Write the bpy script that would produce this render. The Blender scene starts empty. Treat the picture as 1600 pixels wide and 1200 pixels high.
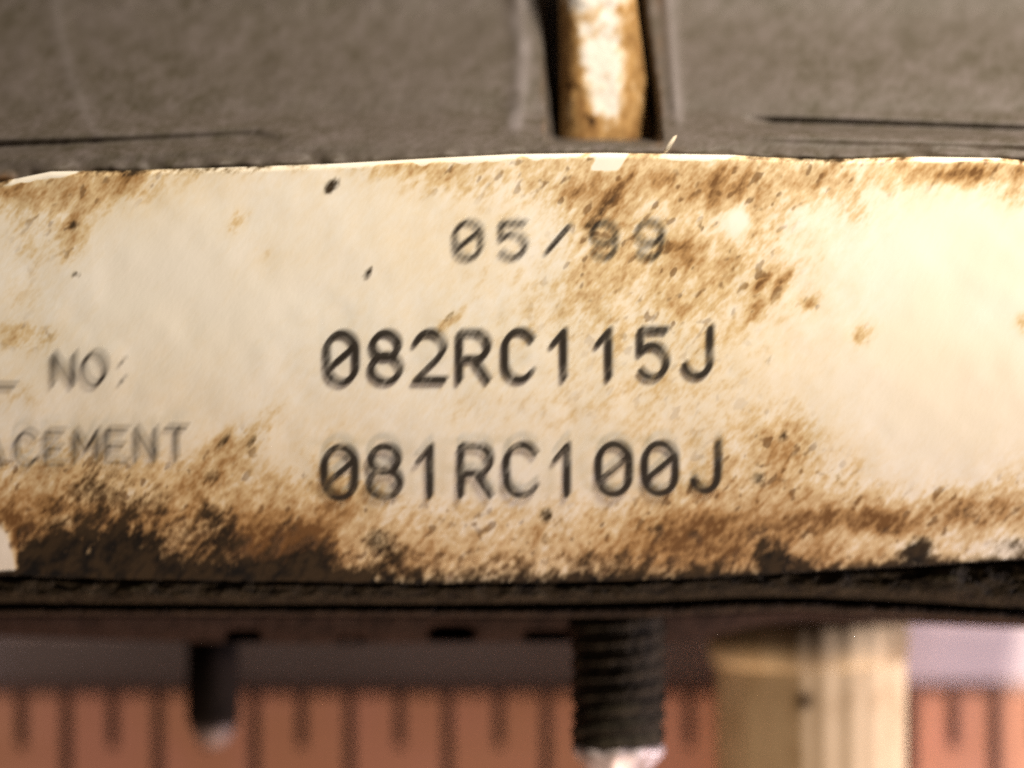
import bpy, math, random
import numpy as np

# ------------------------------------------------------------------ camera, world, lamps, exposure
scene = bpy.context.scene
col = scene.collection
H, F = 10.6, 4617.0            # camera height (cm) and focal length in photograph pixels
cam_d = bpy.data.cameras.new('camera')
cam = bpy.data.objects.new('camera', cam_d); col.objects.link(cam)
cam.location = (0, 0, H)
cam_d.sensor_width = 36.0; cam_d.lens = 36.0 * F / 1600.0
cam_d.clip_start = 0.1; cam_d.clip_end = 200
cam_d.dof.use_dof = True
cam_d.dof.focus_distance = 8.92
cam_d.dof.aperture_ratio = 1.25
cam_d.dof.aperture_fstop = 0.19
scene.camera = cam

w = bpy.data.worlds.new('World'); scene.world = w; w.use_nodes = True
bg = w.node_tree.nodes['Background']
bg.inputs[0].default_value = (1.0, 0.78, 0.62, 1); bg.inputs[1].default_value = 0.11

def area(name, loc, target, size, power, color):
    d = bpy.data.lights.new(name, 'AREA'); d.shape = 'DISK'; d.size = size
    d.energy = power; d.color = color
    o = bpy.data.objects.new(name, d); col.objects.link(o); o.location = loc
    v = np.array(target) - np.array(loc)
    import mathutils
    o.rotation_euler = mathutils.Vector(v).to_track_quat('-Z', 'Y').to_euler()
    return o
area('ceiling_lamp', (2.5, 4.6, 4.5), (0.5, 0.2, 1.5), 1.2, 610, (1.0, 0.88, 0.73))
area('desk_lamp', (6.6, -1.9, 1.95), (1.6, -0.95, 0.1), 0.6, 460, (0.98, 0.87, 0.98))
area('front_fill', (0.6, -6.6, 2.0), (-0.2, -1.0, 0.2), 0.6, 340, (1.0, 0.74, 0.57))  # fill lamp added in front to brighten the ruler

scene.view_settings.view_transform = 'Standard'
scene.view_settings.look = 'None'
scene.view_settings.exposure = 0.08
scene.view_settings.gamma = 1.0
scene.cycles.use_denoising = False
scene.cycles.max_bounces = 6
scene.cycles.transparent_max_bounces = 12

# ------------------------------------------------------------------ helpers
def px2w(px, py, z):
    s = (H - z) / F
    return (px - 800.0) * s, (600.0 - py) * s

def tag(o, label=None, cat=None, group=None, kind=None):
    for k, v in (('label', label), ('category', cat), ('group', group), ('kind', kind)):
        if v: o[k] = v
    return o

def empty(name, loc=(0, 0, 0)):
    o = bpy.data.objects.new(name, None); col.objects.link(o); o.location = loc
    o.empty_display_size = 0.2
    return o

def mesh_obj(name, verts, faces, mat, parent=None, smooth=True, attrs=None):
    me = bpy.data.meshes.new(name)
    me.from_pydata([tuple(map(float, v)) for v in verts], [], faces)
    me.update()
    if smooth:
        me.polygons.foreach_set('use_smooth', [True] * len(me.polygons))
    for k, a in (attrs or {}).items():
        at = me.attributes.new(k, 'FLOAT', 'POINT')
        at.data.foreach_set('value', np.asarray(a, dtype=np.float32))
    me.materials.append(mat)
    o = bpy.data.objects.new(name, me); col.objects.link(o)
    if parent: o.parent = parent
    return o

_rng = np.random.RandomState(11)
_lat = _rng.rand(256, 256)
def vnoise(x, y):
    xi = np.floor(x).astype(int); yi = np.floor(y).astype(int)
    fx = x - xi; fy = y - yi
    fx = fx * fx * (3 - 2 * fx); fy = fy * fy * (3 - 2 * fy)
    a = _lat[xi % 256, yi % 256]; b = _lat[(xi + 1) % 256, yi % 256]
    c = _lat[xi % 256, (yi + 1) % 256]; d = _lat[(xi + 1) % 256, (yi + 1) % 256]
    return (a * (1 - fx) + b * fx) * (1 - fy) + (c * (1 - fx) + d * fx) * fy
def fbm(x, y, s, o=3, seed=0):
    r = 0; amp = 1; t = 0
    for k in range(o):
        r = r + amp * vnoise(x / s + 37.1 * seed + 11 * k, y / s + 17.3 * seed + 7 * k)
        t += amp; amp *= 0.5; s = s * 0.5
    return r / t - 0.5
def sstep(a, b, x):
    t = np.clip((x - a) / (b - a), 0, 1); return t * t * (3 - 2 * t)
def lin(pts):
    xs = [p[0] for p in pts]; ys = [p[1] for p in pts]
    return lambda x: np.interp(x, xs, ys)

def relief(name, x0, x1, nx, top, bot, ny, zf, floor_z, mat, parent, attrs=None, skew=None):
    """A solid whose upper face is the relief zf(px, py, u, v) between the curves top(px) and bot(px)."""
    xs = np.linspace(x0, x1, nx)
    PX = np.repeat(xs[None, :], ny, 0)
    V = np.linspace(0, 1, ny)[:, None] * np.ones((1, nx))
    T = np.broadcast_to(top(xs), (nx,))[None, :]; B = np.broadcast_to(bot(xs), (nx,))[None, :]
    PY = T + (B - T) * V
    if skew: PX = PX + skew(PX, PY)
    Z = zf(PX, PY, PX, V)
    X, Y = px2w(PX, PY, Z)
    verts = np.stack([X, Y, Z], -1).reshape(-1, 3)
    idx = np.arange(nx * ny).reshape(ny, nx)
    q = np.stack([idx[1:, :-1], idx[1:, 1:], idx[:-1, 1:], idx[:-1, :-1]], -1).reshape(-1, 4)
    faces = [tuple(map(int, f)) for f in q]
    # walls down to floor_z and a bottom, so the part is a closed solid
    ring = list(idx[0, :]) + list(idx[1:, -1]) + list(idx[-1, -2::-1]) + list(idx[-2:0:-1, 0])
    m = len(ring)
    rim = len(verts); n0 = rim + m
    low = verts[ring].copy(); low[:, 2] = floor_z
    verts = np.vstack([verts, verts[ring], low])
    for k in range(m):
        a, b = rim + k, rim + (k + 1) % m
        faces.append((a, b, n0 + (k + 1) % m, n0 + k))
    faces.append(tuple(range(n0 + m - 1, n0 - 1, -1)))
    at = {}
    for k, f in (attrs or {}).items():
        a = f(PX, PY).reshape(-1)
        at[k] = np.concatenate([a, a[ring], a[ring]])
    return mesh_obj(name, verts, faces, mat, parent, True, at)

def lathe_y(name, cx, cz, prof, mat, parent, seg=48, helix=None, attrs=None, shape=None):
    """Revolve prof [(y, r)...] about a line through (cx, cz) parallel to Y."""
    verts = []; faces = []; n = len(prof)
    av = {k: [] for k in (attrs or {})}
    for i, (y, r) in enumerate(prof):
        for k in range(seg):
            t = 2 * math.pi * k / seg
            rr = r
            if helix: rr = r + helix(y, t)
            if shape: rr = rr * shape(y, t)
            x, z = cx + rr * math.cos(t), cz + rr * math.sin(t)
            verts.append((x, y, z))
            for q in av: av[q].append(attrs[q](x, y, z))
    for i in range(n - 1):
        for k in range(seg):
            a, b = i * seg + k, i * seg + (k + 1) % seg
            faces.append((a, b, b + seg, a + seg))
    faces.append(tuple(range(seg - 1, -1, -1)))
    faces.append(tuple(range((n - 1) * seg, n * seg)))
    return mesh_obj(name, verts, faces, mat, parent, True, av)

# ------------------------------------------------------------------ materials
class NT:
    def __init__(self, name):
        self.m = bpy.data.materials.new(name); self.m.use_nodes = True
        self.t = self.m.node_tree; self.b = self.t.nodes['Principled BSDF']
        self.co = self.t.nodes.new('ShaderNodeTexCoord').outputs['Object']
    def n(self, typ, **kw):
        x = self.t.nodes.new(typ)
        for k, v in kw.items(): setattr(x, k, v)
        return x
    def put(self, sock, v):
        if hasattr(v, 'links'): self.t.links.new(v, sock)
        else: sock.default_value = v
    def mapped(self, rot=0, scale=(1, 1, 1), src=None):
        a = self.n('ShaderNodeMapping'); self.put(a.inputs[0], src or self.co)
        a.inputs['Rotation'].default_value = (0, 0, rot)
        b = self.n('ShaderNodeMapping'); self.put(b.inputs[0], a.outputs[0])
        b.inputs['Scale'].default_value = scale
        return b.outputs[0]
    def noise(self, vec, scale, detail=3, rough=0.55, color=False):
        x = self.n('ShaderNodeTexNoise'); self.put(x.inputs['Vector'], vec)
        x.inputs['Scale'].default_value = scale; x.inputs['Detail'].default_value = detail
        x.inputs['Roughness'].default_value = rough
        return x.outputs['Color' if color else 'Fac']
    def math(self, op, a, b=0.0, c=None, clamp=False):
        x = self.n('ShaderNodeMath', operation=op, use_clamp=clamp)
        self.put(x.inputs[0], a); self.put(x.inputs[1], b)
        if c is not None: self.put(x.inputs[2], c)
        return x.outputs[0]
    def ramp(self, fac, stops):
        x = self.n('ShaderNodeValToRGB'); self.put(x.inputs[0], fac)
        e = x.color_ramp.elements
        while len(e) < len(stops): e.new(0.5)
        for q, (p, c) in zip(e, stops):
            q.position = p; q.color = (*c, 1) if len(c) == 3 else c
        return x.outputs[0]
    def mix(self, fac, a, b, blend='MIX'):
        x = self.n('ShaderNodeMix', data_type='RGBA', blend_type=blend)
        self.put(x.inputs[0], fac)
        for s, v in ((x.inputs[6], a), (x.inputs[7], b)):
            self.put(s, (*v, 1) if isinstance(v, tuple) and len(v) == 3 else v)
        return x.outputs[2]
    def attr(self, name):
        return self.n('ShaderNodeAttribute', attribute_name=name).outputs['Fac']
    def rng(self, v, a, b, c=0.0, d=1.0):
        x = self.n('ShaderNodeMapRange', interpolation_type='SMOOTHSTEP'); self.put(x.inputs[0], v)
        for k, q in zip(range(1, 5), (a, b, c, d)): x.inputs[k].default_value = q
        return x.outputs[0]
    def bump(self, h, strength, dist):
        x = self.n('ShaderNodeBump'); x.inputs['Strength'].default_value = strength
        x.inputs['Distance'].default_value = dist; self.put(x.inputs['Height'], h)
        self.put(self.b.inputs['Normal'], x.outputs[0])
    def out(self, color, rough=0.6, spec=0.4, metal=0.0):
        self.put(self.b.inputs['Base Color'], (*color, 1) if isinstance(color, tuple) else color)
        self.put(self.b.inputs['Roughness'], rough)
        self.b.inputs['Specular IOR Level'].default_value = spec
        self.put(self.b.inputs['Metallic'], metal)
        return self.m

SM = math.radians(-50)          # diagonal grain standing in for camera shake: lower left to upper right

def m_label():
    k = NT('stained_label_paper')
    diag = k.mapped(SM, (0.45, 1.0, 1.0))
    n1 = k.noise(diag, 8, 3, 0.6); s1 = k.noise(diag, 24, 2, 0.6); s2 = k.noise(diag, 56, 2, 0.6)
    soft = k.noise(k.co, 1.7, 2)
    r = k.attr('rust'); g = k.attr('grime')
    def part(v, a): return k.math('MULTIPLY', k.math('SUBTRACT', v, 0.5), a)
    am = k.rng(r, 0.0, 0.36, 0.22, 0.78)
    f = k.math('ADD', k.math('ADD', part(n1, 0.55), part(s1, 0.95)), part(s2, 1.15))
    f = k.math('ADD', k.math('MULTIPLY', r, 0.92), k.math('MULTIPLY', f, am))
    paper = k.mix(k.rng(soft, 0.3, 0.7), (0.83, 0.79, 0.70), (0.81, 0.74, 0.60))
    tint = k.ramp(f, [(0.0, (1, 1, 1)), (0.2, (0.97, 0.92, 0.83)), (0.40, (0.82, 0.68, 0.46)), (0.68, (0.52, 0.335, 0.165)), (0.95, (0.20, 0.105, 0.042))])
    c = k.mix(1.0, paper, tint, 'MULTIPLY')
    sp = k.math('MULTIPLY', k.rng(k.noise(k.mapped(SM, (0.55, 1, 1)), 33, 1.5, 0.5), 0.60, 0.70), k.rng(r, 0.10, 0.50, 0.0, 0.75))
    c = k.mix(sp, c, (0.16, 0.082, 0.030))
    h = k.math('ADD', part(n1, 0.9), k.math('ADD', part(s1, 1.7), part(s2, 1.1)))
    h = k.math('ADD', g, k.math('MULTIPLY', h, k.rng(g, 0.02, 0.30, 0.15, 1.0)))
    gm = k.rng(h, 0.08, 0.98)
    gc = k.mix(k.rng(s1, 0.35, 0.68), (0.004, 0.003, 0.002), (0.040, 0.025, 0.011))
    c = k.mix(gm, c, gc)
    k.bump(k.math('ADD', s2, k.math('MULTIPLY', gm, 4.0)), 0.10, 0.004)
    return k.out(c, k.rng(gm, 0, 1, 0.42, 0.95), 0.22)

def m_ink():
    k = NT('worn_black_ink')
    ink = k.attr('ink')
    n = k.noise(k.mapped(SM, (0.35, 1, 1)), 24, 3)
    a = k.math('MULTIPLY', ink, k.rng(n, 0.30, 0.52, 0.62, 1.0), clamp=True)
    k.put(k.b.inputs['Alpha'], a)
    return k.out((0.020, 0.015, 0.010), 0.55, 0.3)

def m_housing():
    k = NT('grey_cast_housing')
    d = k.mapped(SM, (0.5, 1, 1))
    a = k.noise(d, 14, 4, 0.65); b = k.noise(d, 48, 3, 0.7); big = k.noise(k.co, 1.4, 2)
    c = k.ramp(k.math('ADD', k.math('MULTIPLY', a, 0.6), k.math('MULTIPLY', b, 0.4)),
               [(0.36, (0.050, 0.041, 0.024)), (0.5, (0.084, 0.070, 0.056)), (0.64, (0.116, 0.097, 0.088))])
    c = k.mix(k.rng(big, 0.35, 0.7, 0.0, 0.45), c, (0.092, 0.076, 0.066))
    c = k.mix(k.rng(k.attr('bead_light'), 0.0, 1.0, 0, 0.42), c, (0.30, 0.27, 0.28))  # bead highlight mixed into the base colour
    c = k.mix(k.rng(k.attr('rust'), 0.1, 0.9), c, k.mix(b, (0.05, 0.025, 0.008), (0.30, 0.15, 0.05)))
    k.bump(a, 0.25, 0.008)
    return k.out(c, 0.62, 0.3)

def m_strip():
    k = NT('corroded_strip_metal')
    d = k.mapped(SM, (0.5, 1, 1))
    n1 = k.noise(d, 11, 4, 0.6); n2 = k.noise(d, 34, 3, 0.6)
    f = k.math('ADD', k.attr('rust'), k.math('MULTIPLY', k.math('SUBTRACT', n1, 0.5), 0.9))
    f = k.math('ADD', f, k.math('MULTIPLY', k.math('SUBTRACT', n2, 0.5), 1.0))
    c = k.ramp(f, [(0.18, (0.74, 0.70, 0.64)), (0.36, (0.62, 0.50, 0.35)), (0.58, (0.42, 0.255, 0.10)), (0.9, (0.24, 0.125, 0.042)), (1.0, (0.06, 0.03, 0.01))])
    k.bump(n2, 0.3, 0.008)
    return k.out(c, 0.75, 0.15)

def m_crust(name, lo, hi, rough=0.7):
    k = NT(name)
    d = k.mapped(SM, (0.5, 1, 1))
    a = k.noise(d, 20, 4, 0.7); b = k.noise(d, 60, 2)
    c = k.ramp(k.math('ADD', k.math('MULTIPLY', a, 0.7), k.math('MULTIPLY', b, 0.3)), [(0.35, lo), (0.68, hi)])
    k.bump(k.math('ADD', a, b), 0.6, 0.015)
    return k.out(c, rough, 0.05)

def m_post():
    k = NT('aged_cream_plastic')
    s = k.noise(k.mapped(0, (1, 0.08, 1)), 9, 3); n = k.noise(k.co, 8, 3)
    c = k.mix(s, (0.62, 0.46, 0.25), (0.78, 0.62, 0.38))
    c = k.mix(k.rng(n, 0.45, 0.75, 0, 0.4), c, (0.34, 0.21, 0.08))
    c = k.mix(k.rng(k.attr('grime'), 0.05, 0.9), c, (0.05, 0.028, 0.012))
    return k.out(c, 0.75, 0.12)

def m_ruler():
    k = NT('reddish_ruler_wood')
    g = k.noise(k.mapped(0, (0.25, 3, 1)), 5, 4); n = k.noise(k.co, 3, 2)
    c = k.mix(g, (0.46, 0.20, 0.115), (0.70, 0.38, 0.25))
    c = k.mix(k.rng(n, 0.4, 0.7, 0, 0.5), c, (0.66, 0.31, 0.25))
    return k.out(c, 0.5, 0.35)

def m_plain(name, c1, c2, scale, rough=0.5, metal=0.0, spec=0.4):
    k = NT(name)
    n = k.noise(k.co, scale, 3)
    return k.out(k.mix(k.rng(n, 0.35, 0.65), c1, c2), rough, spec, metal)

M = dict(label=m_label(), ink=m_ink(), housing=m_housing(), strip=m_strip(),
         crust=m_crust('black_greasy_crust', (0.004, 0.003, 0.002), (0.036, 0.028, 0.016)),
         gasket=m_crust('brown_black_gasket', (0.007, 0.005, 0.004), (0.040, 0.028, 0.018)),
         base=m_crust('dark_brown_base', (0.010, 0.006, 0.005), (0.040, 0.024, 0.018)),
         stud=m_crust('blackened_steel', (0.006, 0.005, 0.004), (0.060, 0.048, 0.032), 0.6),
         steel=m_plain('bare_bright_steel', (0.66, 0.58, 0.58), (0.30, 0.23, 0.19), 11, 0.45, 0.35),
         dull=m_plain('dull_grey_steel', (0.20, 0.15, 0.14), (0.09, 0.065, 0.055), 14, 0.6, 0.2),
         pin=m_plain('blackened_pin_steel', (0.008, 0.006, 0.005), (0.020, 0.014, 0.011), 12, 0.8, 0.0, 0.05),
         post=m_post(), ruler=m_ruler(),
         tick=m_plain('faded_tick_ink', (0.045, 0.020, 0.014), (0.10, 0.045, 0.032), 14, 0.6),
         table=m_plain('white_tabletop', (0.80, 0.67, 0.69), (0.72, 0.60, 0.61), 2, 0.5),
         lint=m_plain('pale_fibre', (0.72, 0.66, 0.55), (0.6, 0.52, 0.4), 20, 0.7),
         block=m_crust('dark_body_casting', (0.02, 0.017, 0.013), (0.05, 0.04, 0.03)))

# ------------------------------------------------------------------ the surface underneath
def box(name, x0, x1, y0, y1, z0, z1, mat, parent=None, off=(0, 0, 0), bevel=0.0):
    v = [(x, y, z) for z in (z0, z1) for y in (y0, y1) for x in (x0, x1)]
    v = [(a - off[0], b - off[1], c - off[2]) for a, b, c in v]
    f = [(0, 2, 3, 1), (4, 5, 7, 6), (0, 1, 5, 4), (2, 6, 7, 3), (0, 4, 6, 2), (1, 3, 7, 5)]
    o = mesh_obj(name, v, f, mat, parent, False)
    if bevel:
        b = o.modifiers.new('bevel', 'BEVEL'); b.width = bevel; b.segments = 3
    return o
tag(box('tabletop', -14, 14, -14, 14, -0.5, 0.0, M['table']), kind='structure')

# ------------------------------------------------------------------ the module
mod = tag(empty('control_module'),
          'grey cast module with rust stained cream number label and threaded stud',
          'machine part')

LZ = 1.60
top_y = lin([(-140, 290), (0, 283), (26, 279), (80, 268), (200, 266), (400, 260), (520, 256), (700, 246), (800, 241),
             (950, 239), (1140, 242), (1200, 246), (1290, 249), (1440, 245), (1560, 247), (1600, 251), (1740, 254)])
bot_y = lin([(-140, 893), (0, 897), (200, 905), (400, 907), (700, 912), (950, 908), (1100, 902), (1300, 890), (1450, 882), (1600, 872), (1740, 866)])

def label_z(px, py):
    t = np.clip((py - 520.0) / 385.0, 0, 1.1)
    z = LZ - 0.17 * t * t
    e = np.clip(1 - (py - top_y(px)) / 9.0, 0, 1)
    return z - 0.012 * e * e

# --- upper housing casting, one relief with the channel, panel grooves and edge beads
def hz(px, py, u, v):
    z = 1.50 + 0 * px
    # panel floors lie a little lower than the rim beside the label
    gl = np.interp(px, [-300, 0, 150, 300, 400, 455], [238, 231, 226, 219, 214, 224])
    gr = np.interp(px, [1150, 1195, 1300, 1450, 1600, 1900], [188, 193, 196, 201, 206, 212])
    wl = sstep(470, 380, px); wr = sstep(1130, 1215, px)
    dl = (py - gl); dr = (py - gr)
    z -= wl * (0.06 * np.exp(-(dl / 11.0) ** 2)) + wr * (0.066 * np.exp(-(dr / 9.0) ** 2))
    z -= 0.16 * sstep(236, 170, py) + 0.34 * sstep(215, -20, py)
    z += wr * 0.03 * np.exp(-((dr - 18) / 9.0) ** 2)
    # pale beads along the casting
    z += 0.022 * np.exp(-((px - (812 + 6 * np.sin(py / 60.0))) / 17.0) ** 2) * sstep(228, 190, py)
    z += 0.02 * np.exp(-((px - 1052 - (py - 100) * 0.08) / 10.0) ** 2) * sstep(215, 180, py)
    rl = np.interp(py, [-300, 0, 60, 120, 180, 215], [80, 88, 96, 112, 136, 156])
    z += 0.003 * np.exp(-((px - rl) / 15.0) ** 2) * sstep(222, 205, py)
    # channel
    c0 = np.interp(py, [-300, 0, 220], [838, 843, 852]); c1 = np.interp(py, [-300, 0, 220], [1000, 1012, 1040])
    fl = 5 * fbm(px, py, 34, 2, 5)
    ch = sstep(0, 20, px - c0 + fl) * sstep(0, 20, c1 - px + fl) * sstep(227, 212, py + 0.6 * fl)
    z -= 0.42 * ch
    z += 0.014 * fbm(px, py, 90, 3, 1) + 0.004 * fbm(px, py, 20, 2, 2)
    # dirt crust heaped against the label
    hp = np.exp(-((py - top_y(px) + 4) / 9.0) ** 2)
    z += hp * np.clip(0.05 + 0.25 * fbm(px, py, 50, 3, 3), 0, 0.12) * 0.3
    return z
def hbead_light(px, py):  # painted highlight along the raised beads
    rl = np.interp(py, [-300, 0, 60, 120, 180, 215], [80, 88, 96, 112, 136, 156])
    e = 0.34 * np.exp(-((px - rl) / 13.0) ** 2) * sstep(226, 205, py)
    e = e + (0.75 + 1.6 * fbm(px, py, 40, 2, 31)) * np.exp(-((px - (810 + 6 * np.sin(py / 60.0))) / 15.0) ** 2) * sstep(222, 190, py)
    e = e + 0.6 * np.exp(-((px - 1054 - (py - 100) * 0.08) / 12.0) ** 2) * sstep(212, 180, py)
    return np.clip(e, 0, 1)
def hrust_groove(px, py):
    c0 = 850; c1 = 1026
    e = 0.5 * np.exp(-((px - c0 + 2) / 9.0) ** 2) + 0.5 * np.exp(-((px - c1 - 4) / 9.0) ** 2)
    e = e * sstep(235, 215, py)
    e += 0.5 * np.exp(-((px - 1060) / 60.0) ** 2) * np.exp(-((py - 232) / 12.0) ** 2)
    e += 0.22 * sstep(1140, 1230, px) * np.exp(-((py - np.interp(px, [1150, 1195, 1300, 1450, 1600, 1900], [188, 193, 196, 201, 206, 212])) / 8.0) ** 2)  # darkening painted along the right groove so its line shows
    e += 0.8 * np.exp(-((px - 10) / 22.0) ** 2) * np.exp(-((py - 285) / 22.0) ** 2)
    return e * (0.55 + 1.2 * fbm(px, py, 26, 3, 8))
housing = relief('housing', -150, 1750, 520, lambda x: -170 + 0 * x, lambda x: top_y(x) + 3, 130, hz, 0.0, M['housing'], mod, {'rust': hrust_groove, 'bead_light': hbead_light})

# --- pale corroded strip lying in the channel
def sz(px, py, u, v):
    c = (px - 940.0) / 62.0
    return 1.23 - 0.07 * np.clip(np.abs(c), 0, 1.2) ** 4 + 0.015 * fbm(px, py, 46, 3, 4) + 0.005 * fbm(px, py, 14, 2, 6)
def srust(px, py):
    mid = np.interp(py, [0, 60, 200], [928, 938, 948])
    wd = np.interp(py, [-100, 0, 20, 60, 150, 185, 200], [60, 52, 40, 36, 32, 20, 8])
    r = sstep(0.45, 1.35, np.abs(px - mid) / wd) * 0.62 + 0.12
    r = np.maximum(r, sstep(168, 196, py) * 0.62)
    r += 0.30 * np.exp(-(((px - 915) / 14) ** 2 + ((py - 26) / 9) ** 2))
    r += 0.45 * np.exp(-(((px - 925) / 8) ** 2 + ((py - 184) / 7) ** 2))
    r += 0.35 * np.exp(-(((px - 968) / 6) ** 2 + ((py - 14) / 8) ** 2))
    return r
relief('corroded_strip', 876, 1012, 70, lambda x: -165 + 0 * x, lambda x: 226 + 0 * x, 150,
       lambda px, py, u, v: sz(px, py, u, v), 0.8, M['strip'], mod, {'rust': srust}, lambda px, py: (px - 876) / 136.0 * np.interp(py, [-160, 0, 215], [-30, -18, 8]))

# --- core of the body under the label
relief('body', -138, 1738, 60, lambda x: top_y(x) + 5, lambda x: bot_y(x) + 2, 40,
       lambda px, py, u, v: label_z(px, py) - 0.022, 0.0, M['block'], mod)

# --- label
def gauss(px, py, cx, cy, sx, sy, amp, ang=0.0):
    dx, dy = px - cx, py - cy
    c, s = math.cos(ang), math.sin(ang)
    a = dx * c - dy * s; b = dx * s + dy * c      # ang > 0 turns the long axis up to the right
    return amp * np.exp(-0.5 * ((a / sx) ** 2 + (b / sy) ** 2))
DG = math.radians(50)
RUST = [(90, 300, 70, 26, .20, 0), (170, 300, 70, 22, .20, 0), (75, 345, 60, 40, .22, DG), (120, 385, 22, 12, .32, DG), (115, 350, 18, 9, .42, DG),
        (30, 305, 22, 16, .35, 0), (45, 480, 40, 70, .14, 0), (35, 525, 40, 14, .28, 0), (30, 620, 26, 20, .16, 0), (372, 347, 16, 10, .42, DG), (410, 395, 20, 12, .18, DG),
        (200, 280, 25, 14, .3, 0), (690, 275, 60, 22, .20, 0), (640, 262, 50, 10, .2, 0), (870, 285, 90, 25, .17, 0), (1000, 300, 120, 38, .15, 0), (1060, 290, 90, 28, .10, 0),
        (940, 330, 34, 50, .14, 0), (890, 300, 26, 9, .32, 0), (948, 318, 46, 8, .45, DG), (1130, 285, 60, 22, .16, 0), (900, 440, 260, 170, .10, 0), (1100, 620, 120, 90, .10, 0), (1120, 400, 150, 70, .12, 0), (1115, 300, 22, 14, .28, DG), (1075, 370, 60, 50, .12, DG),
        (1060, 385, 20, 10, .26, 0), (1075, 408, 16, 8, .4, DG), (930, 395, 40, 20, .22, DG), (1180, 340, 70, 40, .2, DG), (1320, 290, 150, 22, .28, 0), (1500, 268, 70, 12, .45, 0), (1495, 275, 22, 8, .4, 0),
        (1590, 290, 40, 40, .30, 0), (1340, 335, 20, 14, .40, DG), (1190, 440, 16, 7, .55, DG), (1222, 438, 16, 7, .55, DG), (1180, 484, 14, 7, .45, DG), (1266, 475, 9, 7, .5, 0),
        (1345, 525, 17, 12, .42, DG), (1065, 484, 13, 8, .45, DG), (1100, 460, 110, 60, .12, 0), (950, 470, 90, 50, .14, 0), (700, 505, 20, 8, .36, DG), (520, 520, 90, 60, .02, 0),
        (900, 640, 300, 40, .08, 0), (1597, 505, 10, 14, .5, 0), (1225, 690, 34, 30, .30, DG), (1210, 735, 60, 40, .25, DG), (1200, 800, 160, 50, .22, 0), (1450, 810, 130, 36, .18, 0), (760, 830, 220, 40, .18, 0), (1105, 760, 60, 30, .22, DG), (1310, 750, 70, 40, .16, DG),
        (1540, 795, 50, 24, .46, 0), (1590, 760, 40, 40, .2, 0), (1490, 780, 24, 14, .3, 0), (1180, 860, 180, 40, .18, 0), (1360, 810, 90, 16, .38, 0), (1080, 820, 60, 30, .30, 0), (1395, 825, 22, 16, .45, 0),
        (500, 720, 40, 26, .18, DG), (530, 780, 40, 30, .35, 0), (700, 800, 150, 20, .12, 0), (390, 690, 50, 14, .3, DG), (350, 690, 18, 8, .35, DG), (330, 740, 50, 30, .25, DG), (500, 855, 60, 40, .5, 0),
        (120, 745, 150, 18, .26, 0), (100, 700, 80, 26, .16, 0), (180, 800, 190, 50, .42, 0), (400, 850, 100, 45, .30, 0), (70, 800, 60, 40, .20, 0), (14, 830, 14, 50, .2, 0), (640, 870, 40, 30, .2, 0),
        # cleaner patches
        (1360, 845, 80, 18, -.42, 0), (545, 845, 40, 30, -.42, 0), (95, 815, 30, 9, -.35, 0), (290, 830, 26, 18, -.35, 0), (1560, 420, 140, 110, -.22, 0), (350, 440, 170, 100, -.10, 0), (1560, 860, 40, 14, -.2, 0), (1152, 345, 13, 16, -.7, 0),
        (650, 850, 50, 20, -.15, 0), (1420, 640, 160, 70, -.10, 0)]
GRIME = [(170, 868, 120, 34, .75, 0), (60, 872, 40, 26, .35, 0), (190, 840, 50, 28, .45, 0), (130, 775, 60, 20, .34, DG), (175, 768, 70, 18, .34, 0), (210, 790, 40, 12, .30, 0), (330, 742, 10, 8, .5, DG),
         (335, 800, 18, 22, .55, 0), (345, 840, 22, 20, .6, 0), (440, 830, 22, 10, .42, DG), (490, 868, 30, 16, .62, 0), (420, 895, 120, 14, .4, 0), (600, 862, 24, 16, .5, 0), (590, 840, 12, 10, .45, 0),
         (520, 290, 9, 6, .95, DG), (575, 427, 8, 4.5, .85, DG), (117, 352, 7, 6, .5, DG), (120, 430, 6, 5, .4, 0), (1185, 748, 9, 9, .72, 0), (1212, 872, 26, 12, .75, 0), (1432, 866, 18, 14, .9, 0), (1390, 828, 10, 9, .5, 0), (1530, 800, 22, 8, .5, 0),
         (1495, 777, 9, 7, .5, 0), (1088, 838, 8, 9, .6, 0), (1260, 836, 9, 8, .6, DG), (1225, 682, 8, 6, .55, DG), (1310, 742, 6, 8, .45, 0), (855, 805, 8, 8, .5, 0), (1190, 842, 20, 16, .45, 0), (1580, 850, 24, 9, .45, 0),
         (935, 335, 40, 5, .45, DG), (1440, 855, 14, 10, .4, 0), (1025, 830, 10, 10, .45, 0), (930, 880, 60, 12, .25, 0), (350, 690, 12, 4, .4, DG), (395, 690, 14, 4, .4, DG), (705, 492, 10, 4, .45, DG), (1205, 562, 8, 4, .4, DG), (505, 620, 1, 1, 0, 0)]
WHITE = [(30, 82), (90, 118), (515, 905), (935, 972), (1050, 1142), (1445, 1560)]
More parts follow.
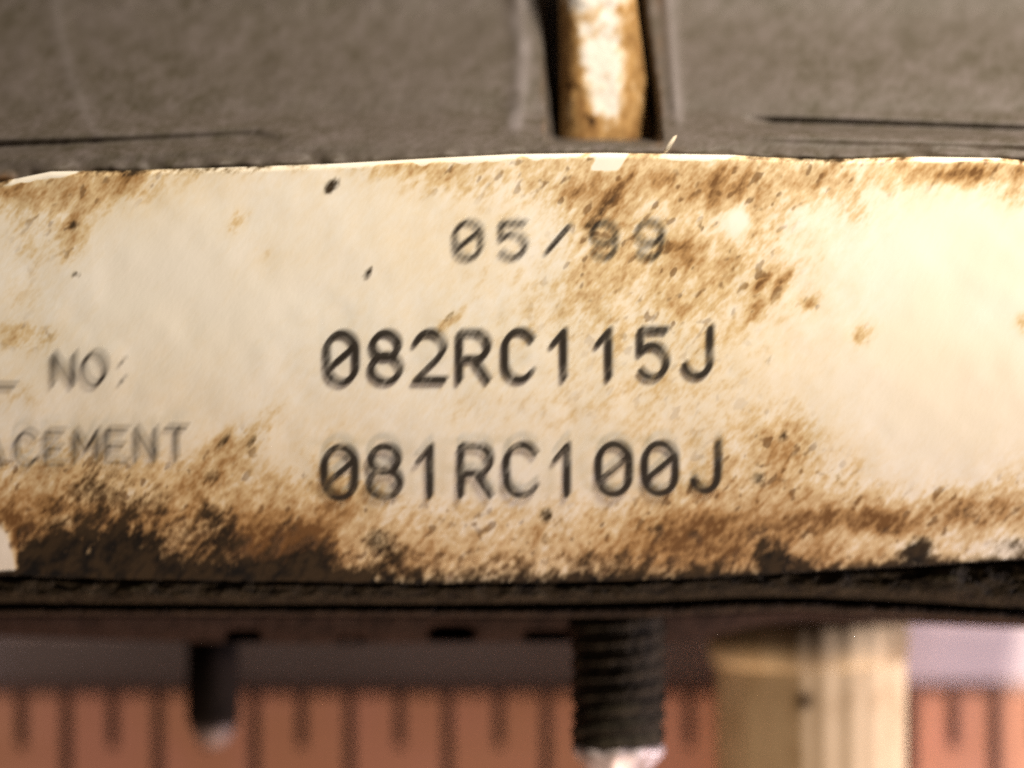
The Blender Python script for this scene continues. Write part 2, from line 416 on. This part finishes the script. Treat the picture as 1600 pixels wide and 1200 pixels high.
def rust_d(px, py):
    t = py - top_y(px)
    r = 0.05 + 0 * px
    for a in RUST: r = r + gauss(px, py, *a)
    amp = np.interp(px, [-100, 0, 130, 330, 500, 780, 900, 1250, 1400, 1600, 1700], [.55, .5, .34, .24, .14, .24, .30, .30, .34, .42, .42])
    r = r + amp * np.exp(-np.clip(t, 0, None) / 26.0)
    low = np.interp(px, [-100, 0, 350, 520, 800, 1000, 1300, 1600], [.56, .58, .52, .48, .46, .56, .52, .32])
    y0 = np.interp(px, [-100, 0, 400, 520, 800, 1000, 1300, 1600], [735, 735, 760, 775, 790, 780, 760, 790])
    r = r + low * sstep(0, 110, py - y0)
    wm = 0 * px
    for a, b in WHITE:
        wm = np.maximum(wm, sstep(a - 16, a + 10, px + 2 * t) * sstep(b + 16, b - 10, px + 2 * t))
    edge = wm * sstep(8, 3, t + 14 * fbm(px, py, 22, 2, 9))
    tri = sstep(30, 20, t) * sstep(26, 14, np.abs(px - 960 + t * 0.6))
    r = r - 1.6 * np.maximum(edge, tri)
    corner = sstep(26, 2, px - (py - 840) * 0.12 + 10 * fbm(px, py, 20, 2, 21)) * sstep(790, 850, py)
    return r - 1.3 * corner
def grime_d(px, py):
    g = 0 * px
    for a in GRIME: g = g + gauss(px, py, *a)
    d = bot_y(px) - py
    g = g + np.interp(px, [-100, 60, 400, 1100, 1300, 1740], [.9, 1.1, 1.1, 1.05, .8, .5]) * np.exp(-np.clip(d, 0, None) / np.interp(px, [0, 300, 1000, 1300, 1600], [24, 27, 24, 12, 8]))
    t = py - top_y(px)
    cap = np.interp(px, [-100, 0, 24, 40, 110, 150, 300, 420, 500, 530, 900, 960, 1010, 1140, 1180, 1300, 1440, 1560, 1600, 1700], [1, .9, .7, .1, .2, .65, .7, .65, .5, .1, .1, .0, .45, .15, .75, .7, .2, .2, .7, .7]) * (0.8 + 1.3 * fbm(px, py, 30, 2, 51))
    g = g + cap * np.exp(-np.clip(t, 0, None) / 7.0)
    corner = sstep(30, 14, px - (py - 840) * 0.12) * sstep(800, 830, py) * sstep(897, 885, py)
    return g - 1.5 * corner
label = relief('label_sticker', -138, 1738, 640, top_y, bot_y, 240,
               lambda px, py, u, v: label_z(px, py) + 0.004 * fbm(px, py, 60, 2, 12), 1.40, M['label'], mod,
               {'rust': rust_d, 'grime': grime_d})
label['label'] = 'cream paper label with black printed numbers and brown rust stains'

# --- printed lettering: single-stroke glyphs, y down, box 1 wide and 1 high
def arc(cx, cy, rx, ry, a0, a1, n=14):
    return [(cx + rx * math.cos(math.radians(a0 + (a1 - a0) * k / n)), cy + ry * math.sin(math.radians(a0 + (a1 - a0) * k / n))) for k in range(n + 1)]
G = {
 '0': [arc(.5, .34, .5, .34, 180, 360) + arc(.5, .66, .5, .34, 0, 180) + [(0, .34)], [(.06, .72), (.92, .28)]],
 'O': [arc(.5, .5, .5, .5, 0, 360, 28)],
 '8': [arc(.5, .25, .44, .25, 0, 360, 22), arc(.5, .73, .5, .27, 0, 360, 22)],
 '9': [arc(.5, .30, .48, .30, 0, 360, 22), [(.98, .30), (.98, .62)] + arc(.5, .64, .48, .36, 0, 150, 14)],
 '2': [arc(.5, .30, .48, .30, 195, 370, 14) + [(.80, .52), (.02, .98), (1, .98)]],
 'R': [[(0, 1), (0, .02), (.55, .02)] + arc(.55, .29, .43, .27, -90, 90, 12) + [(0, .56)], [(.5, .56), (.98, 1)]],
 'C': [arc(.52, .34, .50, .34, -30, -180, 12) + arc(.52, .66, .50, .34, 180, 30, 12)],
 '1': [[(.16, .30), (.62, .02), (.62, 1)]],
 '5': [[(.95, .02), (.06, .02), (.06, .46)] + arc(.48, .67, .50, .33, 215, 505, 22)],
 'J': [[(.92, 0), (.92, .68)] + arc(.47, .68, .45, .32, 0, 165, 14)],
 '/': [[(.02, .86), (.92, .16)]],
 'N': [[(0, 1), (0, 0), (1, 1), (1, 0)]],
 ':': [[(.5, .22), (.5, .27)], [(.5, .86), (.5, .92)]],
 'E': [[(1, 0), (0, 0), (0, 1), (1, 1)], [(0, .5), (.8, .5)]],
 'M': [[(0, 1), (0, 0), (.5, .62), (1, 0), (1, 1)]],
 'T': [[(0, 0), (1, 0)], [(.5, 0), (.5, 1)]],
 'A': [[(0, 1), (.5, 0), (1, 1)], [(.2, .65), (.8, .65)]],
 'L': [[(0, 0), (0, 1), (1, 1)]],
}
def text_part(chars, stroke, smear, strength, dots=0.0):
    """chars: (glyph, x0, x1, ytop, ybottom) in photograph pixels. Builds the ink film that lies on the label."""
    segs = []
    for g, x0, x1, y0, y1 in chars:
        x0 += stroke * .5; x1 -= stroke * .5; y0 += stroke * .5; y1 -= stroke * .5
        for line in G[g]:
            pts = [(x0 + (x1 - x0) * a, y0 + (y1 - y0) * b) for a, b in line]
            if len(pts) == 1: pts = pts * 2
            segs += [(*pts[k], *pts[k + 1]) for k in range(len(pts) - 1)]
    S = np.array(segs, dtype=float)
    st = 1.6
    xa, xb = S[:, [0, 2]].min() - 26, S[:, [0, 2]].max() + 26
    ya, yb = S[:, [1, 3]].min() - 26, S[:, [1, 3]].max() + 26
    nx, ny = int((xb - xa) / st) + 1, int((yb - ya) / st) + 1
    GX, GY = np.meshgrid(xa + st * np.arange(nx), ya + st * np.arange(ny))
    D = np.full(GX.shape, 1e9)
    for x0, y0, x1, y1 in S:
        i0 = max(0, int((min(x0, x1) - 20 - xa) / st)); i1 = min(nx, int((max(x0, x1) + 20 - xa) / st) + 1)
        j0 = max(0, int((min(y0, y1) - 20 - ya) / st)); j1 = min(ny, int((max(y0, y1) + 20 - ya) / st) + 1)
        gx, gy = GX[j0:j1, i0:i1], GY[j0:j1, i0:i1]
        dx, dy = x1 - x0, y1 - y0; L = dx * dx + dy * dy + 1e-9
        t = np.clip(((gx - x0) * dx + (gy - y0) * dy) / L, 0, 1)
        D[j0:j1, i0:i1] = np.minimum(D[j0:j1, i0:i1], np.hypot(gx - x0 - t * dx, gy - y0 - t * dy))
    ink = sstep(stroke * 0.5 + 2.0, stroke * 0.5 - 2.0, D)
    if dots:
        ink = ink * (0.72 + 0.28 * np.sin(GX * 2 * math.pi / dots) * np.sin(GY * 2 * math.pi / dots))
    # camera-shake blur drawn into the ink along the same diagonal
    acc = np.zeros_like(ink); tot = 0
    n = 11
    for k in range(n):
        t = (k / (n - 1) - 0.5) * smear
        ox, oy = int(round(t * math.cos(DG) / st)), int(round(-t * math.sin(DG) / st))
        wgt = 1.0 + 0.9 * (abs(k / (n - 1) - 0.30) < 0.16) + 0.3 * (k == n - 1)
        acc += wgt * np.roll(np.roll(ink, oy, 0), ox, 1); tot += wgt
    ink = acc / tot
    ink = np.clip(ink * strength, 0, 0.97)
    Z = label_z(GX, GY) + 0.0075
    X, Y = px2w(GX, GY, Z)
    cell = np.maximum.reduce([ink[:-1, :-1], ink[1:, :-1], ink[:-1, 1:], ink[1:, 1:]]) > 0.035
    used = np.full(nx * ny, -1); idx = np.arange(nx * ny).reshape(ny, nx)
    q = np.stack([idx[1:, :-1], idx[1:, 1:], idx[:-1, 1:], idx[:-1, :-1]], -1)[cell]
    u = np.unique(q); used[u] = np.arange(len(u))
    V = np.stack([X, Y, Z], -1).reshape(-1, 3)[u]
    return mesh_obj('printed_text', V, [tuple(map(int, f)) for f in used[q]], M['ink'], label, True, {'ink': ink.reshape(-1)[u]})

def row(s, boxes): return [(c, *b) for c, b in zip(s, boxes)]
date = row('05/99', [(709, 756, 342, 405), (778, 826, 342, 404), (852, 896, 340, 402), (922, 968, 342, 404), (992, 1040, 341, 404)])
text_part(date, 7.5, 13, 1.15, 11)['label'] = 'printed date 05/99'
r2 = row('082RC115J', [(508, 561, 516, 600), (577, 630, 515, 599), (645, 699, 514, 598), (715, 768, 513, 597), (785, 838, 512, 596),
                       (854, 900, 511, 594), (925, 970, 510, 593), (995, 1047, 509, 592), (1065, 1118, 507, 590)])
text_part(r2, 7.8, 13, 1.55)['label'] = 'printed number 082RC115J'
r3 = row('081RC100J', [(504, 560, 694, 781), (573, 630, 693, 780), (644, 692, 692, 779), (717, 772, 691, 778), (787, 843, 690, 777),
                       (858, 906, 690, 776), (932, 988, 689, 775), (1004, 1060, 688, 774), (1078, 1130, 686, 770)])
text_part(r3, 7.8, 13, 1.6)['label'] = 'printed number 081RC100J'
n1 = row('LNO:', [(-22, 26, 548, 604), (82, 119, 549, 602), (129, 168, 547, 601), (178, 206, 550, 600)])
text_part(n1, 5, 18, 1.05)['label'] = 'faint printed words NO:'
n2 = row('ACEMENT', [(-36, 8, 672, 728), (24, 60, 671, 727), (71, 104, 670, 726), (116, 156, 668, 724), (165, 202, 667, 722), (211, 246, 665, 721), (258, 294, 664, 720)])
text_part(n2, 5, 17, 1.0)['label'] = 'faint printed word CEMENT'

# --- layered lower edge
lip_bot = lin([(-140, 940), (0, 942), (400, 944), (800, 943), (1000, 940), (1150, 933), (1250, 932), (1400, 938), (1600, 950), (1740, 955)])
def round_top(v, h):     # rounded cross-section
    return h * (1 - np.abs(2 * v - 1) ** 3)
relief('cover_lip', -138, 1738, 420, lambda x: bot_y(x) - 6, lip_bot, 40,
       lambda px, py, u, v: 1.36 + round_top(v, 0.07) - 0.05 * v + 0.06 * fbm(px, py, 60, 3, 14) * np.sin(np.pi * v) + 0.02 * fbm(px, py * 2, 17, 2, 15) * np.sin(np.pi * v), 0.6, M['crust'], mod)
gas_bot = lin([(-140, 962), (0, 962), (400, 962), (800, 964), (1000, 965), (1150, 957), (1250, 954), (1400, 962), (1600, 972), (1740, 975)])
relief('gasket', -138, 1738, 300, lambda x: lip_bot(x) + 3, gas_bot, 14,
       lambda px, py, u, v: 1.24 + round_top(v, 0.05) + 0.02 * fbm(px, py, 40, 3, 16), 0.7, M['gasket'], mod)
base_bot = lin([(-140, 992), (0, 994), (120, 998), (220, 1001), (320, 1004), (520, 1006), (880, 1003), (1050, 1004), (1085, 1000), (1130, 990), (1190, 977), (1260, 970), (1400, 974), (1500, 978), (1600, 982), (1740, 985)])
def bz(px, py, u, v):
    z = 0.98 + 0.08 * (1 - v) - 0.06 * v ** 4 + 0.02 * fbm(px, py, 50, 3, 17)
    for cx, cy, sx, sy in ((548, 999, 18, 8), (706, 987, 30, 11), (852, 992, 28, 8), (380, 992, 22, 8)):
        z = z - 0.35 * np.exp(-(((px - cx) / sx) ** 4 + ((py - cy) / sy) ** 4))
    return z
relief('base_plate', -138, 1738, 420, lambda x: gas_bot(x) + 2, base_bot, 26, bz, 0.72, M['base'], mod)

# --- threaded stud
SZ = 1.02
sx0, sy_top = px2w(966, 962, SZ); _, sy_end = px2w(966, 1161, SZ); _, sy_tip = px2w(966, 1216, SZ)
sc = (H - SZ) / F
R0 = 76 * sc; PITCH = 26.5 * sc; DEPTH = 8.0 * sc
def tri(t): t = t - math.floor(t); return abs(2 * t - 1)
def nz(y, t): return 2.2 * float(fbm(np.array(y * 9.0 + 3), np.array(2.2 * math.cos(t) + 1.7 * math.sin(t) + 5), 0.9, 2, 41))
def helix(y, t):
    w_ = min(1.0, max(0.0, (y - sy_end) / (0.5 * PITCH)))
    return -DEPTH * tri(y / PITCH + 2 * t / (2 * math.pi) + 0.10 * nz(y, t)) * w_ - 0.4 * DEPTH * (1 - w_) - 0.35 * DEPTH * max(0.0, nz(y, t))
rnd = random.Random(5)
prof = [(sy_top + (sy_end - sy_top) * k / 110.0, R0) for k in range(111)]
stud = lathe_y('threaded_stud', sx0, SZ, prof, M['stud'], mod, 56, helix)
tip = lathe_y('stud_tip', sx0 - 0.002, SZ, [(sy_end + 0.012, R0 * 0.80), (sy_end - 0.012, R0 * 0.94), (sy_end - 0.03, R0 * 0.93), (sy_tip, R0 * 0.50), (sy_tip - 0.02, R0 * 0.42)], M['steel'], stud, 56, None, None, lambda y, t: 1.0 + 0.05 * math.sin(3 * t + 1) * math.sin(40 * y) + 0.04 * math.sin(11 * t + 30 * y))
# --- locating pin
PZ = 0.42
pxx, py0 = px2w(333, 980, PZ); _, py1 = px2w(333, 1132, PZ); _, py2 = px2w(333, 1164, PZ)
pr = 41 * (H - PZ) / F
pin = lathe_y('locating_pin', pxx, PZ, [(py0, pr), ((py0 + py1) / 2, pr), (py1 + 0.02, pr), (py1, pr * 0.93)], M['pin'], mod, 32)
lathe_y('pin_tip', pxx, PZ, [(py1 + 0.006, pr * 0.86), (py1 - 0.015, pr * 0.84), (py1 - 0.045, pr * 0.70), (py2, pr * 0.34), (py2 - 0.006, pr * 0.1)], M['dull'], pin, 32)
# --- cream plastic post with its collar
QZ = 0.405
qx, qy0 = px2w(1268, 975, QZ); _, qyc = px2w(1268, 1036, QZ); _, qy1 = px2w(1268, 1420, QZ)
qr = 146 * (H - QZ) / F
_dx, _dy = px2w(1255, 1094, QZ + 0.3)
def spot(x, y, z): return 0.9 * math.exp(-((x - _dx) ** 2 + (y - _dy) ** 2) / (2 * 0.024 ** 2)) if z > QZ else 0.0
flats = lambda y, t: 1.0 - 0.012 * math.cos(9 * t) - 0.012 * math.cos(22 * t + 1)
n_ = 90
post = lathe_y('plastic_post', qx, QZ, [(qyc + 0.03 + (qy1 - qyc - 0.03) * k / n_, qr) for k in range(n_ + 1)], M['post'], mod, 96, None, {'grime': spot}, flats)
lathe_y('collar', qx - 0.01, QZ, [(qy0 + 0.02, qr * 0.9), (qy0, qr * 1.07), (qyc + 0.05, qr * 1.06), (qyc + 0.025, qr * 1.045), (qyc, qr * 0.995)], M['post'], post, 96, None,
        {'grime': lambda x, y, z: 0.25 + 0.3 * math.sin(9 * x + 2) ** 2}, flats)

# --- a pale fibre caught on the rim
fx0, fy0 = px2w(1040, 238, 1.60); fx1, fy1 = px2w(1055, 212, 1.58)
v_, f_ = [], []
for k in range(7):
    t = k / 6.0; r_ = 0.006 + 0.006 * math.sin(math.pi * t)
    for a in range(6):
        an = a * math.pi / 3
        v_.append((fx0 + (fx1 - fx0) * t + r_ * math.cos(an), fy0 + (fy1 - fy0) * t + r_ * 0.4 * math.cos(an), 1.575 + r_ * math.sin(an) + 0.02 * t * (1 - t)))
for k in range(6):
    for a in range(6):
        f_.append((k * 6 + a, k * 6 + (a + 1) % 6, k * 6 + 6 + (a + 1) % 6, k * 6 + 6 + a))
f_ += [tuple(range(5, -1, -1)), tuple(range(36, 42))]
tag(mesh_obj('fibre', v_, f_, M['lint']), 'tiny pale fibre stuck on the grey rim above the label', 'fibre')

# ------------------------------------------------------------------ ruler under the studs
RZ = 0.08
_, ry = px2w(0, 1080, RZ)
rul = tag(empty('ruler', (0, ry - 1.3, 0)), 'reddish wooden ruler with dark tick marks lying under the stud and the post', 'ruler')
off = (0, ry - 1.3, 0)
box('ruler_body', -7.5, 8.0, ry - 2.6, ry, 0.0, RZ, M['ruler'], rul, off, 0.02)
ticks = [35, 105, 177, 248, 323, 398, 472, 547, 625, 700, 780, 854, 928, 1003, 1077, 1149, 1219, 1289, 1357, 1425, 1490, 1555, 1620, -35, -105]
master = {}
for i, t in enumerate(ticks):
    short = (i % 2 == 0) if i < 23 else (i == 24)
    x, _ = px2w(t, 1080, RZ)
    _, ye = px2w(t, 1168 if short else 1268, RZ)
    hw = 0.019
    if short not in master:
        L = ry - 0.012 - ye
        o = box('tick_mark', -hw, hw, -L, 0, 0.0, 0.005, M['tick'], rul)
        master[short] = o
    else:
        o = master[short].copy(); col.objects.link(o); o.parent = rul
    o.location = (x, ry - 0.012 - off[1], RZ - 0.001)
